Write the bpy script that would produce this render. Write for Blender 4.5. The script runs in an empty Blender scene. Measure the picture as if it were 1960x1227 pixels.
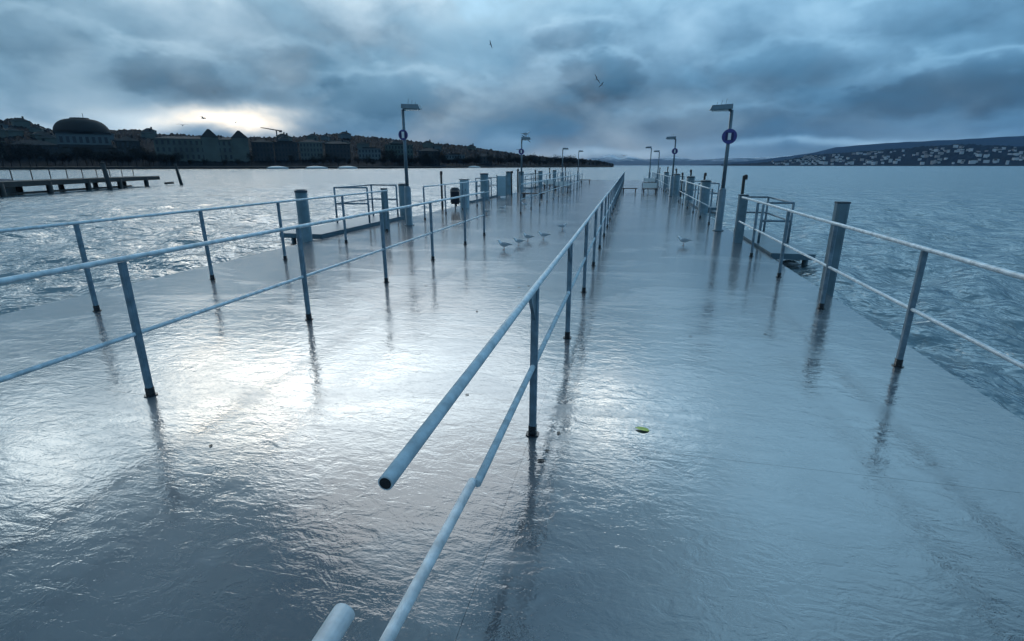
import bpy, bmesh, math, random
import numpy as np
from mathutils import Vector, Matrix, noise

R = math.radians
S = bpy.context.scene
COL = S.collection

# ------------------------------------------------------------------ camera
cam = bpy.data.cameras.new('camera'); cam_o = bpy.data.objects.new('camera', cam); COL.objects.link(cam_o)
cam.sensor_width = 36.0; cam.lens = 17.93; cam.clip_start = 0.05; cam.clip_end = 60000
cam_o.location = (0, 0, 1.75); cam_o.rotation_euler = (R(90 - 16.925), 0, R(12.44))
S.camera = cam_o

# ------------------------------------------------------------------ node helper
class Nd:
    """wraps a value socket so that shader maths can be written as expressions"""
    def __init__(s, nt, sock): s.nt, s.s = nt, sock
    def _op(s, op, *a):
        n = s.nt.nodes.new('ShaderNodeMath'); n.operation = op
        for i, v in enumerate((s,) + a):
            if isinstance(v, Nd): s.nt.links.new(v.s, n.inputs[i])
            else: n.inputs[i].default_value = v
        return Nd(s.nt, n.outputs[0])
    def __add__(s, o): return s._op('ADD', o)
    def __sub__(s, o): return s._op('SUBTRACT', o)
    def __mul__(s, o): return s._op('MULTIPLY', o)
    def __truediv__(s, o): return s._op('DIVIDE', o)
    def __radd__(s, o): return s._op('ADD', o)
    def __rmul__(s, o): return s._op('MULTIPLY', o)
    def exp(s): return s._op('EXPONENT')
    def max(s, v): return s._op('MAXIMUM', v)
    def min(s, v): return s._op('MINIMUM', v)
    def pow(s, v): return s._op('POWER', v)
def combine(nt, x, y, z):
    n = nt.nodes.new('ShaderNodeCombineXYZ')
    for i, v in enumerate((x, y, z)):
        if isinstance(v, Nd): nt.links.new(v.s, n.inputs[i])
        else: n.inputs[i].default_value = v
    return n.outputs[0]
def noise_nd(nt, vec, scale, detail=4, rough=0.5, dist=0.0):
    n = nt.nodes.new('ShaderNodeTexNoise'); n.inputs['Scale'].default_value = scale
    n.inputs['Detail'].default_value = detail; n.inputs['Roughness'].default_value = rough
    n.inputs['Distortion'].default_value = dist
    if vec is not None: nt.links.new(vec, n.inputs['Vector'])
    return Nd(nt, n.outputs[0])
def ramp_nd(nt, v, stops):
    n = nt.nodes.new('ShaderNodeValToRGB'); e = n.color_ramp.elements
    while len(e) < len(stops): e.new(0.5)
    for el, (p, c) in zip(e, stops):
        el.position = p; el.color = (c, c, c, 1) if not isinstance(c, tuple) else (*c, 1)
    nt.links.new(v.s, n.inputs[0]); return n.outputs[0]

# ------------------------------------------------------------------ world: dusk sky under broken cloud
SUN_AZ, SUN_EL = -24.0, 27.0
W = bpy.data.worlds.new('World'); S.world = W; W.use_nodes = True
nt = W.node_tree; nt.nodes.clear()
out = nt.nodes.new('ShaderNodeOutputWorld'); bg = nt.nodes.new('ShaderNodeBackground')
nt.links.new(bg.outputs[0], out.inputs[0]); bg.inputs[1].default_value = 0.1
sky = nt.nodes.new('ShaderNodeTexSky'); sky.sky_type = 'NISHITA'; sky.sun_disc = False
sky.sun_elevation = R(SUN_EL); sky.sun_rotation = R(SUN_AZ)
tc = nt.nodes.new('ShaderNodeTexCoord'); sx = nt.nodes.new('ShaderNodeSeparateXYZ')
nt.links.new(tc.outputs['Generated'], sx.inputs[0])
dx, dy, dz = (Nd(nt, sx.outputs[i]) for i in range(3))
zc = dz.max(0.0)
az = dx._op('ARCTAN2', dy) * (180 / math.pi)
el = zc.min(1.0)._op('ARCSINE') * (180 / math.pi)
den = zc + 0.34
P = combine(nt, dx, dy, dz * 1.9)
n_big = noise_nd(nt, P, 2.8, 3, 0.45)
n_mid = noise_nd(nt, P, 5.0, 5, 0.5, 0.2)
Q = combine(nt, az * 0.075, el * 0.11, 3.7)
n_bil = noise_nd(nt, Q, 1.5, 4, 0.52, 0.2)
azw = az + (n_bil - 0.5) * 16.0
elw = el + (n_mid - 0.5) * 5.0
n_up = noise_nd(nt, combine(nt, az * 0.075 + 0.02, (el + 1.0) * 0.11, 3.7), 1.5, 4, 0.52, 0.2)
n_puff = ((n_mid - 0.5) * 2.0)._op('ABSOLUTE')           # rounded lumps with dark creases
relief = n_bil - n_up                                   # cloud tops catch the light, undersides stay dark
base = Nd(nt, ramp_nd(nt, el * (1 / 90.0), [(0.0, .27), (0.022, .20), (0.045, .17), (0.075, .21), (0.105, .28), (0.14, .34), (0.19, .46), (0.25, .50), (0.34, .30), (0.50, .27), (1.0, .32)]))
B = base
def lobe(a0, e0, wa, we):
    u = (azw - a0) * (1 / wa); v = (elw - e0) * (1 / we)
    return ((u * u + v * v) * -1.0).exp()
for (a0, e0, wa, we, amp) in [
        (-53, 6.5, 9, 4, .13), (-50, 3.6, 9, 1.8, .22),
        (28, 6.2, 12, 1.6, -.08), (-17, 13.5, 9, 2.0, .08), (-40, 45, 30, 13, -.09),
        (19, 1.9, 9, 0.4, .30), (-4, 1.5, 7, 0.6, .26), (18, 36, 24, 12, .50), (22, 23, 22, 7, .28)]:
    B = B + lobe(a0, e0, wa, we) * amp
B = B * (n_big * 1.25 + n_puff * 0.8 + 0.20 + relief * 1.0)
n_l = noise_nd(nt, P, 19.0, 3, 0.5, 0.1)
for (a0, e0, wa, we, k) in [(-43.5, 7.6, 5.5, 2.3, 1.2), (-3.6, 8.6, 5.0, 2.6, 1.2), (-24, 6.6, 9.0, 2.4, 1.0), (-33.5, 9.0, 5.0, 2.0, .7), (-6, 12.2, 4.5, 1.5, 1.0), (14, 8.6, 7.0, 2.2, .8), (27, 6.0, 9.0, 2.2, 1.2), (8, 4.0, 9.0, 1.8, .7), (-52, 9.5, 4.0, 2.0, .8), (22, 11.5, 6.0, 1.8, .7)]:
    u = (az - a0) * (1 / wa); v = (el - e0) * (1 / we)           # single heaped clouds: crisp lit tops, soft dark bases
    d_ = (u * u + v * v)._op('SQRT') + (n_l - 0.5) * 1.5 + (n_mid - 0.5) * 1.0
    rim = (((d_ - 0.95) * 4.0) * ((d_ - 0.95) * 4.0) * -1.0).exp() * (v * 0.7 + 0.35).max(0.0).min(1.0)
    body = (d_ * -2.2 + 2.5).max(0.0).min(1.0) * (v * -0.5 + 0.6).max(0.0).min(1.0)
    B = B * (body * (-0.38 * k) + 1.0) + rim * (0.10 * k)
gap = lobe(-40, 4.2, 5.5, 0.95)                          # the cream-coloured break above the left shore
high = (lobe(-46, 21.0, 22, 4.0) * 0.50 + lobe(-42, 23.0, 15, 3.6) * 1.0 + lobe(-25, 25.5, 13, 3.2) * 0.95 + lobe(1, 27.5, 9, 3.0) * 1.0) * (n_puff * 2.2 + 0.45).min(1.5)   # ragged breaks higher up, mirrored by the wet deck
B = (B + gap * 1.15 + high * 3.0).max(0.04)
leftness = ((az + 10.0) * (-1 / 26.0))._op('TANH') * 0.5 + 0.5
warm = (gap * 1.6 + high * 0.75).min(1.0)
def mixcol(f, a, b):
    m = nt.nodes.new('ShaderNodeMix'); m.data_type = 'RGBA'
    nt.links.new(f.s, m.inputs[0])
    for i, c in ((6, a), (7, b)):
        if isinstance(c, tuple): m.inputs[i].default_value = (*c, 1)
        else: nt.links.new(c, m.inputs[i])
    return m.outputs[2]
light = ((B - 0.12) * (1 / 0.35)).max(0.0).min(1.0)
t1 = mixcol(light, mixcol(leftness, (.38, 1.0, 1.68), (.46, 1.0, 1.46)), mixcol(leftness, (.53, 1.0, 1.38), (.70, 1.0, 1.20)))
hz = ((el * (-1 / 1.6)).exp() * 0.5)
t1b = mixcol(hz, t1, (.92, 1.0, 1.12))
t2 = mixcol(warm, t1b, (1.08, 1.0, .86))
vm = nt.nodes.new('ShaderNodeVectorMath'); vm.operation = 'SCALE'
nt.links.new(t2, vm.inputs[0]); nt.links.new((B * 10.0).s, vm.inputs['Scale'])
cover = (n_mid * -0.3 + 1.12).min(1.0)
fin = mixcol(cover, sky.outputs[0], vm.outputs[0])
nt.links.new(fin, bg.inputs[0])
W.cycles.sampling_method = 'NONE'

# ------------------------------------------------------------------ sun (veiled by cloud), exposure
sl = bpy.data.lights.new('sun', 'SUN'); sun = bpy.data.objects.new('sun', sl); COL.objects.link(sun)
sl.energy = 0.2; sl.angle = R(30); sl.color = (1.0, .98, .95)
sd = Vector((math.sin(R(SUN_AZ)) * math.cos(R(SUN_EL)), math.cos(R(SUN_AZ)) * math.cos(R(SUN_EL)), math.sin(R(SUN_EL))))
sun.rotation_euler = sd.to_track_quat('Z', 'Y').to_euler()
S.view_settings.view_transform = 'Standard'; S.view_settings.look = 'None'
S.view_settings.exposure = 0.45; S.view_settings.gamma = 1.0
S.render.engine = 'CYCLES'; S.cycles.max_bounces = 4; S.cycles.diffuse_bounces = 2; S.cycles.glossy_bounces = 2; S.cycles.volume_bounces = 0

# ------------------------------------------------------------------ materials
def mat(name, col, rough=0.6, metal=0.0, var=0.25, scale=6.0, bump=0.0, bscale=None, spec=0.5, coat=0.0):
    m = bpy.data.materials.new(name); m.use_nodes = True
    t = m.node_tree; b = t.nodes['Principled BSDF']
    b.inputs['Roughness'].default_value = rough; b.inputs['Metallic'].default_value = metal
    b.inputs['Specular IOR Level'].default_value = spec; b.inputs['Coat Weight'].default_value = coat
    g = t.nodes.new('ShaderNodeNewGeometry')
    n = noise_nd(t, g.outputs['Position'], scale, 5, 0.6)
    lo = tuple(max(0, c * (1 - var)) for c in col); hi = tuple(min(1, c * (1 + var)) for c in col)
    t.links.new(ramp_nd(t, n, [(0.3, lo), (0.7, hi)]), b.inputs['Base Color'])
    if bump:
        bn = t.nodes.new('ShaderNodeBump'); bn.inputs['Strength'].default_value = 1.0; bn.inputs['Distance'].default_value = bump
        n2 = noise_nd(t, g.outputs['Position'], bscale or scale * 3, 5, 0.6)
        t.links.new(n2.s, bn.inputs['Height']); t.links.new(bn.outputs[0], b.inputs['Normal'])
    return m

M = {}
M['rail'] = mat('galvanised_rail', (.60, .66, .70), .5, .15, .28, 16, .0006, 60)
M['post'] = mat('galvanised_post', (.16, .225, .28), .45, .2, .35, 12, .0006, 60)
M['black'] = mat('wet_black_rubber_and_bore_shade', (.012, .014, .018), .25, 0, .3, 20)
M['pile'] = mat('steel_pile', (.12, .185, .225), .5, .2, .30, 3, .002, 30)
M['pile_cap'] = mat('pile_cap', (.05, .07, .09), .5, .2, .2, 5)
M['mast'] = mat('lamp_mast', (.13, .18, .22), .4, .4, .2, 5)
M['lampglass'] = mat('lamp_glass', (.45, .52, .55), .25, 0, .1, 9)
M['sign_blue'] = mat('sign_violet_blue', (.05, .05, .22), .4, 0, .12, 12)
M['sign_dark'] = mat('sign_dark_navy', (.015, .012, .09), .4, 0, .12, 12)
M['white'] = mat('white_paint', (.72, .74, .75), .45, 0, .06, 6)
M['cabinet'] = mat('pale_blue_cabinet', (.33, .45, .52), .4, .1, .12, 4)
M['bin'] = mat('black_bin', (.012, .016, .03), .45, 0, .3, 8)
M['dark_wood'] = mat('dark_bench_wood', (.035, .025, .028), .6, 0, .4, 10, .001, 40)
M['concrete_side'] = mat('dark_concrete', (.04, .045, .05), .8, 0, .3, 3)
M['landing'] = mat('landing_steel_blue', (.08, .14, .18), .35, .1, .2, 4)
M['gull_white'] = mat('gull_white', (.75, .78, .82), .8, 0, .08, 30)
M['gull_grey'] = mat('gull_grey', (.30, .33, .37), .8, 0, .15, 30)
M['gull_dark'] = mat('gull_dark', (.015, .016, .02), .7, 0, .2, 30)
M['gull_leg'] = mat('gull_leg', (.18, .05, .03), .6, 0, .2, 30)
M['leaf_yellow'] = mat('leaf_yellow_green', (.60, .64, .14), .5, 0, .15, 40)
M['leaf_dark'] = mat('leaf_dark_brown', (.018, .014, .010), .5, 0, .4, 40)
M['glass'] = mat('window_glass', (.02, .028, .035), .15, 0, .2, 2)
M['stone'] = mat('grey_green_stone', (.085, .105, .10), .85, 0, .25, .15)
M['stone_dark'] = mat('dark_stone', (.025, .030, .034), .85, 0, .25, .15)
M['stone_green'] = mat('green_copper_facade', (.045, .08, .075), .8, 0, .2, .15)
M['stone_blue'] = mat('pale_blue_stone', (.085, .115, .13), .85, 0, .15, .1)
M['roof'] = mat('dark_slate_roof', (.008, .010, .012), .8, 0, .3, .3)
M['bark'] = mat('dark_bark', (.022, .020, .020), .9, 0, .3, 3)
M['twig'] = mat('winter_twigs', (.022, .022, .020), .95, 0, .5, .4, spec=0.1)
M['conifer'] = mat('dark_conifer', (.012, .018, .016), .95, 0, .5, .4, spec=0.1)
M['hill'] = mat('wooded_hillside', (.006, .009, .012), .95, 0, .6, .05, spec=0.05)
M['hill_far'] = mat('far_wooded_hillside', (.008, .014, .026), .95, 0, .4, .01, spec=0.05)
M['bank'] = mat('lake_wall_stone', (.025, .026, .027), .9, 0, .4, .3)
M['jetty_wood'] = mat('dark_jetty_timber', (.020, .024, .026), .7, 0, .4, 2)
M['tarp'] = mat('blue_boat_tarp', (.045, .065, .10), .6, 0, .2, 1.5)
M['hull'] = mat('white_hull', (.62, .64, .64), .3, 0, .05, 2)
M['house_wall'] = mat('house_plaster', (.50, .53, .57), .9, 0, .2, .02)
M['house_wall2'] = mat('house_plaster_ochre', (.34, .33, .34), .9, 0, .2, .02)
M['crane'] = mat('crane_steel', (.03, .035, .04), .6, .3, .2, 1)

# snow-streaked far mountains
m = bpy.data.materials.new('snowy_mountain'); m.use_nodes = True; t = m.node_tree; b = t.nodes['Principled BSDF']
b.inputs['Roughness'].default_value = .9
g = t.nodes.new('ShaderNodeNewGeometry'); sp = t.nodes.new('ShaderNodeSeparateXYZ'); t.links.new(g.outputs['Position'], sp.inputs[0])
hn = Nd(t, sp.outputs[2]) * (1 / 260.0) + noise_nd(t, g.outputs['Position'], .0035, 7, .65) * 0.9
t.links.new(ramp_nd(t, hn, [(.72, (.03, .045, .065)), (.95, (.78, .80, .82))]), b.inputs['Base Color'])
M['snow_mtn'] = m

# flooded deck: grey concrete under a rippled film of water
m = bpy.data.materials.new('flooded_deck'); m.use_nodes = True; t = m.node_tree; b = t.nodes['Principled BSDF']
g = t.nodes.new('ShaderNodeNewGeometry'); sp = t.nodes.new('ShaderNodeSeparateXYZ'); t.links.new(g.outputs['Position'], sp.inputs[0])
px, py = Nd(t, sp.outputs[0]), Nd(t, sp.outputs[1])
pos = g.outputs['Position']
stre = combine(t, px * 0.45, py, 0.0)
cn = noise_nd(t, pos, .8, 6, .6)
patch = noise_nd(t, stre, 1.1, 7, .62, .5)                     # thin, drained patches between the deeper film
def rampn(v, lo, hi, a, c):
    n = t.nodes.new('ShaderNodeMapRange'); n.interpolation_type = 'SMOOTHSTEP'
    for k_, q_ in enumerate((lo, hi, a, c)): n.inputs[k_ + 1].default_value = q_
    t.links.new(v.s, n.inputs[0]); return n.outputs[0]
dry = Nd(t, rampn(patch, .49, .60, 0.0, 1.0))
base_v = cn * 0.80 + dry * 0.34
t.links.new(ramp_nd(t, base_v, [(.20, (.008, .018, .030)), (.42, (.022, .038, .054)), (.75, (.075, .098, .116))]), b.inputs['Base Color'])
b.inputs['Roughness'].default_value = .55
b.inputs['Coat Weight'].default_value = 1.0; b.inputs['Coat IOR'].default_value = 2.5
t.links.new((dry * 0.12 + 0.02).s, b.inputs['Coat Roughness'])
plank = ((py * (math.pi / 0.145))._op('SINE')._op('ABSOLUTE') * -9.0).exp()          # shallow joints of the boards under the film
h = noise_nd(t, stre, 2.6, 3, .5, .4) * 0.017 + noise_nd(t, combine(t, px * .7, py, 0.0), 9.0, 4, .62, .8) * 0.018 + noise_nd(t, combine(t, px * .5, py, 0.0), 36.0, 3, .65) * (dry * 0.006 + 0.0045) + plank * -0.0013
bn = t.nodes.new('ShaderNodeBump'); bn.inputs['Strength'].default_value = 1.0; bn.inputs['Distance'].default_value = 0.20
t.links.new(h.s, bn.inputs['Height']); t.links.new(bn.outputs[0], b.inputs['Coat Normal'])
M['deck'] = m

# lake water
m = bpy.data.materials.new('lake_water'); m.use_nodes = True; t = m.node_tree; b = t.nodes['Principled BSDF']
b.inputs['Base Color'].default_value = (.12, .18, .21, 1); b.inputs['Roughness'].default_value = .18
b.inputs['IOR'].default_value = 1.9; b.inputs['Specular IOR Level'].default_value = .6
g = t.nodes.new('ShaderNodeNewGeometry'); pos = g.outputs['Position']
sp = t.nodes.new('ShaderNodeSeparateXYZ'); t.links.new(pos, sp.inputs[0])
px, py = Nd(t, sp.outputs[0]), Nd(t, sp.outputs[1])
h = noise_nd(t, pos, .9, 4, .55, .3) * 0.30 + noise_nd(t, pos, 4.5, 3, .55, .4) * 0.06 + noise_nd(t, combine(t, px * .22, py * .5, 0.0), .6, 4, .6) * 0.5
bn = t.nodes.new('ShaderNodeBump'); bn.inputs['Strength'].default_value = 1.0; bn.inputs['Distance'].default_value = 1.0
t.links.new(h.s, bn.inputs['Height']); t.links.new(bn.outputs[0], b.inputs['Normal'])
M['water'] = m

# ------------------------------------------------------------------ mesh helpers
class MB:
    def __init__(s): s.v, s.f, s.mi, s.cur = [], [], [], 0
    def mati(s, i): s.cur = i; return s
    def _add(s, vs, fs):
        o = len(s.v); s.v += [tuple(v) for v in vs]; s.f += [tuple(i + o for i in f) for f in fs]; s.mi += [s.cur] * len(fs)
    def box(s, c, d, rz=0.0, bev=0.0):
        x, y, z = (k / 2 for k in d); cr, sr = math.cos(rz), math.sin(rz)
        if bev <= 0:
            q = [(-x, -y), (x, -y), (x, y), (-x, y)]
        else:
            e = bev; q = [(-x + e, -y), (x - e, -y), (x, -y + e), (x, y - e), (x - e, y), (-x + e, y), (-x, y - e), (-x, -y + e)]
        n = len(q); vs = []
        for zz in (-z, z): vs += [(c[0] + a * cr - b * sr, c[1] + a * sr + b * cr, c[2] + zz) for a, b in q]
        fs = [tuple(range(n - 1, -1, -1)), tuple(range(n, 2 * n))] + [(i, (i + 1) % n, n + (i + 1) % n, n + i) for i in range(n)]
        s._add(vs, fs); return s
    def tube(s, pts, rad, n=10, cap=True):
        pts = [Vector(p) for p in pts]; m_ = len(pts)
        rad = [rad] * m_ if isinstance(rad, (int, float)) else rad
        vs, fs = [], []
        d0 = (pts[1] - pts[0]).normalized()
        ref = Vector((0, 0, 1)) if abs(d0.z) < .9 else Vector((1, 0, 0))
        for i, p in enumerate(pts):
            d = (pts[min(i + 1, m_ - 1)] - pts[max(i - 1, 0)]).normalized()
            a = d.cross(ref).normalized(); bb = a.cross(d)
            for k in range(n):
                th = 2 * math.pi * k / n; vs.append(p + (a * math.cos(th) + bb * math.sin(th)) * rad[i])
        for i in range(m_ - 1):
            for k in range(n): fs.append((i * n + k, i * n + (k + 1) % n, (i + 1) * n + (k + 1) % n, (i + 1) * n + k))
        if cap: fs += [tuple(range(n - 1, -1, -1)), tuple((m_ - 1) * n + k for k in range(n))]
        s._add(vs, fs); return s
    def lathe(s, c, prof, n=16):
        vs, fs = [], []
        for r, z in prof:
            for k in range(n):
                th = 2 * math.pi * k / n; vs.append((c[0] + r * math.cos(th), c[1] + r * math.sin(th), c[2] + z))
        for i in range(len(prof) - 1):
            for k in range(n): fs.append((i * n + k, i * n + (k + 1) % n, (i + 1) * n + (k + 1) % n, (i + 1) * n + k))
        fs += [tuple(range(n - 1, -1, -1)), tuple((len(prof) - 1) * n + k for k in range(n))]
        s._add(vs, fs); return s
    def disc(s, c, r, thick, n=28, axis='y'):
        prof = []; vs = []
        for yy in (-thick / 2, thick / 2):
            for k in range(n):
                th = 2 * math.pi * k / n; vs.append((c[0] + r * math.cos(th), c[1] + yy, c[2] + r * math.sin(th)))
        fs = [tuple(range(n)), tuple(range(2 * n - 1, n - 1, -1))] + [(k, n + k, n + (k + 1) % n, (k + 1) % n) for k in range(n)]
        s._add(vs, fs); return s
    def poly(s, vs, fs): s._add(vs, fs); return s
    def mesh(s, name, mats, smooth=False):
        me = bpy.data.meshes.new(name); me.from_pydata(s.v, [], s.f)
        for m_ in (mats if isinstance(mats, (list, tuple)) else [mats]): me.materials.append(m_)
        me.polygons.foreach_set('material_index', s.mi)
        if smooth: me.polygons.foreach_set('use_smooth', [len(f) <= 4 for f in s.f])
        me.validate(); me.update(); return me
    def build(s, name, mats, parent=None, smooth=False):
        return link(name, s.mesh(name, mats, smooth), parent)
def link(name, data, parent=None, loc=None, rz=None):
    o = bpy.data.objects.new(name, data); COL.objects.link(o); o.parent = parent
    if loc is not None: o.location = loc
    if rz is not None: o.rotation_euler = (0, 0, rz)
    return o
def tag(o, label=None, cat=None, group=None, kind=None):
    if label: o['label'] = label
    if cat: o['category'] = cat
    if group: o['group'] = group
    if kind: o['kind'] = kind
    return o
def thing(name, label, cat, loc=(0, 0, 0), rz=0.0, group=None):
    o = link(name, None, None, loc, rz); o.empty_display_size = .2
    return tag(o, label, cat, group)
def copy_tree(o, parent=None):
    c = o.copy(); COL.objects.link(c); c.parent = parent
    for ch in list(o.children): copy_tree(ch, c)
    return c
rnd = random.Random(7)
WZ = -0.22      # lake level

# ------------------------------------------------------------------ lake
def build_lake():
    rng = np.random.default_rng(3)
    a1 = np.radians(np.linspace(-62, 38, 620)); a2 = np.radians(np.linspace(38, 298, 90))[1:-1]
    ang = np.concatenate([a1, a2]); na = len(ang)
    r = [1.2]
    while r[-1] < 420: r.append(r[-1] * 1.0125 + .012)
    while r[-1] < 26000: r.append(r[-1] * 1.12)
    r = np.array(r); nr = len(r)
    A, RR = np.meshgrid(ang, r); X = RR * np.sin(A); Y = RR * np.cos(A); Z = np.zeros_like(X)
    dA = np.where((A >= ang[0]) & (A <= a1[-1]), np.radians(.16), np.radians(3)); cell = np.maximum(RR * dA, RR * .0125)
    for k in range(80):
        lam = .26 * (2.8 / .26) ** rng.random() ** 1.3; th = R(-55) + rng.normal() * .65
        kx, ky = 2 * math.pi / lam * math.cos(th), 2 * math.pi / lam * math.sin(th)
        amp = .0070 * lam ** .8
        fade = np.clip((lam / cell - 2.0) / 3.0, 0, 1)
        ph = kx * X + ky * Y + rng.random() * 6.283
        sw = np.sin(ph); Z += amp * fade * (sw + .25 * np.sin(2 * ph + 1.57))
    Z += WZ
    under = (X > -7.55) & (X < 3.0) & (Y > -6) & (Y < 66.3)
    Z = np.where(under, np.minimum(Z, -.34), Z)
    nv = na * nr
    co = np.stack([X, Y, Z], -1).reshape(-1, 3)
    co = np.concatenate([co, [[0, 0, WZ]]]).astype(np.float32)
    i, j = np.meshgrid(np.arange(nr - 1), np.arange(na), indexing='ij'); jn = (j + 1) % na
    q = np.stack([i * na + j, i * na + jn, (i + 1) * na + jn, (i + 1) * na + j], -1).reshape(-1, 4)[:, ::-1]
    tri = np.stack([np.full(na, nv), (np.arange(na) + 1) % na, np.arange(na)], -1)
    me = bpy.data.meshes.new('lake_water')
    me.vertices.add(len(co)); me.vertices.foreach_set('co', co.ravel())
    loops = np.concatenate([q.ravel(), tri.ravel()]).astype(np.int32)
    me.loops.add(len(loops)); me.loops.foreach_set('vertex_index', loops)
    st = np.concatenate([np.arange(len(q)) * 4, len(q) * 4 + np.arange(na) * 3]).astype(np.int32)
    me.polygons.add(len(st)); me.polygons.foreach_set('loop_start', st)
    me.polygons.foreach_set('use_smooth', np.ones(len(st), bool))
    me.update(calc_edges=True); me.validate(); me.materials.append(M['water'])
    tag(link('lake_water', me), kind='structure')
build_lake()

# ------------------------------------------------------------------ jetty deck
X0, X1, X2, X3 = -7.40, -3.60, -0.54, 2.87
YA, YB = -5.4, 66.0
SL = 4.2
deck = MB().box(((X0 + X3) / 2, (YA + YB) / 2, -.17), (X3 - X0 - .02, YB - YA - .02, .26)).build('jetty_deck', M['concrete_side'])
tag(deck, kind='structure')
for (xa, xb) in ((X0, X1), (X1, X2), (X2, X3)):
    me = MB().box((0, 0, 0), (xb - xa - .0012, SL - .0008, .06)).mesh('deck_slab', M['deck'])
    y = YA
    while y < YB - .1:
        link('deck_slab', me, deck, ((xa + xb) / 2, y + SL / 2, -.03 + rnd.uniform(-.0006, .0006))); y += SL
for x in (X0 + .4, X3 - .4):
    y = YA + 1
    while y < YB:
        MB().tube([(x, y, -2.2), (x, y, -.3)], .16, 12).build('support_pile', M['concrete_side'], deck, True); y += 8.4

# ------------------------------------------------------------------ railings
def railing(label, x, ys, ztop=1.07, zmid=.52, y0=None, y1=None, gusset=False, top_segs=None, mid_segs=None, end_post=True):
    y0 = ys[0] - .03 if y0 is None else y0; y1 = ys[-1] + .03 if y1 is None else y1
    t = thing('railing', label, 'railing', (x, ys[0], 0), 0, 'railings along the jetty')
    oy = ys[0]
    for (xa, a, xb, c, z, r_) in (top_segs or [(0, y0, 0, y1, ztop, .020)]):
        n = max(2, int(abs(c - a) / 2.1) + 1)
        for e_, q_, xe in ((-1, a, xa), (1, c, xb)): MB().tube([(xe, q_ - oy - e_ * .004, z), (xe, q_ - oy + e_ * .0015, z)], r_ * .78, 14).build('bore_shade_disc', M['black'], t)  # black discs on the rail ends stand in for shade inside hollow tubes
        MB().tube([(xa + (xb - xa) * k / (n - 1) + (rnd.uniform(-.004, .004) if 0 < k < n - 1 else 0), a - oy + (c - a) * k / (n - 1), z + (rnd.uniform(-.004, .004) if 0 < k < n - 1 else 0)) for k in range(n)], r_, 14).build('top_rail', M['rail'], t, True)
    for (xa, a, xb, c, z, r_) in (mid_segs or [(0, y0, 0, y1, zmid, .017)]):
        MB().tube([(xa, a - oy, z), (xb, c - oy, z)], r_, 12).build('middle_rail', M['rail'], t, True)
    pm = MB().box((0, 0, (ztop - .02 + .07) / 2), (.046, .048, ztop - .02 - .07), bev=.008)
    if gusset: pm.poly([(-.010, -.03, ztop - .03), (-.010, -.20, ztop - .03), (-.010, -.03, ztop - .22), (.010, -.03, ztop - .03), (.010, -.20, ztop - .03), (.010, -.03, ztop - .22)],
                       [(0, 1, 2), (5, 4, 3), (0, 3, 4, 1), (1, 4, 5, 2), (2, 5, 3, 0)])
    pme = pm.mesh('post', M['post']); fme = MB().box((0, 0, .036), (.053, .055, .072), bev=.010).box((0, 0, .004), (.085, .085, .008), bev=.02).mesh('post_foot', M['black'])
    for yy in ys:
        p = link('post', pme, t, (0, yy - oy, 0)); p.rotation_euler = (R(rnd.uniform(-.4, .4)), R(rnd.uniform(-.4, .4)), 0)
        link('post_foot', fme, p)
    return t
yy = lambda a, b, s=2.08: [a + i * s for i in range(int((b - a) / s) + 1)]
railing('long middle railing dividing the flooded jetty, with a made-up gap in its near top rail', -0.53, yy(3.05, 64), 1.04, .50,
        gusset=True, top_segs=[(0.02, .94, 0, 64.2, 1.04, .019), (.135, -3.0, .12, .585, 1.05, .019)], mid_segs=[(0, 1.735, 0, 64.2, .50, .018), (-.135, -3.0, -.020, 1.74, .503, .019)])  # cut end, loose stub and kink are made up; the rail really runs unbroken
railing('left inner railing, near run ending at the boarding gap', -3.60, [-1.16, .92, 3.0, 5.14, 7.2, 9.22, 11.3, 12.95], 1.09, .52, -3.2)
railing('left inner railing, far run beyond the boarding gap', -3.92, yy(19.3, 46, 2.2), 1.07, .52)
railing('outermost left railing beside the bright lake, near run', -6.42, [-1.4, .7, 2.8, 4.9, 6.8, 8.65, 10.93, 13.1], 1.09, .56, -3.2, 13.3)
railing('outermost left railing beyond the left lamp post', -6.62, yy(16.4, 26, 2.1), 1.07, .52)
railing('outermost left railing at the far end of the jetty', -6.62, yy(34, 62, 2.3), 1.07, .52)
railing('right railing, near run leading to the boarding platform', 2.50, [-1.3, .8, 2.9, 4.98, 6.98, 8.95, 10.98], 1.07, .54, -3.2, 12.5)
railing('right railing beyond the right lamp post', 2.52, yy(17.0, 29, 2.1), 1.05, .52)
railing('right railing at the far end of the jetty', 2.52, yy(35, 62, 2.3), 1.05, .52)

# ------------------------------------------------------------------ mooring piles
def pile(label, x, y, ztop, r_=.16, sq=False):
    t = thing('mooring_pile', label, 'pile', (x, y, -2.2), 0, 'mooring piles along the jetty')
    if sq:
        MB().box((0, 0, (ztop + 2.2) / 2), (r_ * 1.75, r_ * 1.75, ztop + 2.2), bev=.03).build('shaft', M['pile'], t)
        MB().box((0, 0, ztop + 2.2 + .012), (r_ * 1.85, r_ * 1.85, .024), bev=.03).build('cap', M['pile_cap'], t)
    else:
        MB().tube([(0, 0, 0), (0, 0, ztop + 2.2)], r_, 20).build('shaft', M['pile'], t, True)
        MB().lathe((0, 0, ztop + 2.2), [(r_ * 1.05, -.03), (r_ * 1.05, .01), (r_ * .7, .035), (.01, .04)], 20).build('cap', M['pile_cap'], t)
    return t
pile('stout round steel pile outside the left railing, nearest of the left piles', -7.58, 11.1, 1.17, .14)
pile('steel pile at the corner of the left boarding platform, before the lamp', -7.58, 16.9, 1.12, .15)
pile('slim square pile ending the outermost left near railing', -6.62, 13.5, 1.12, .09, True)
pile('square steel pile rising above the right railing, nearest of the right piles', 2.95, 8.15, 1.24, .092, True)
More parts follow.
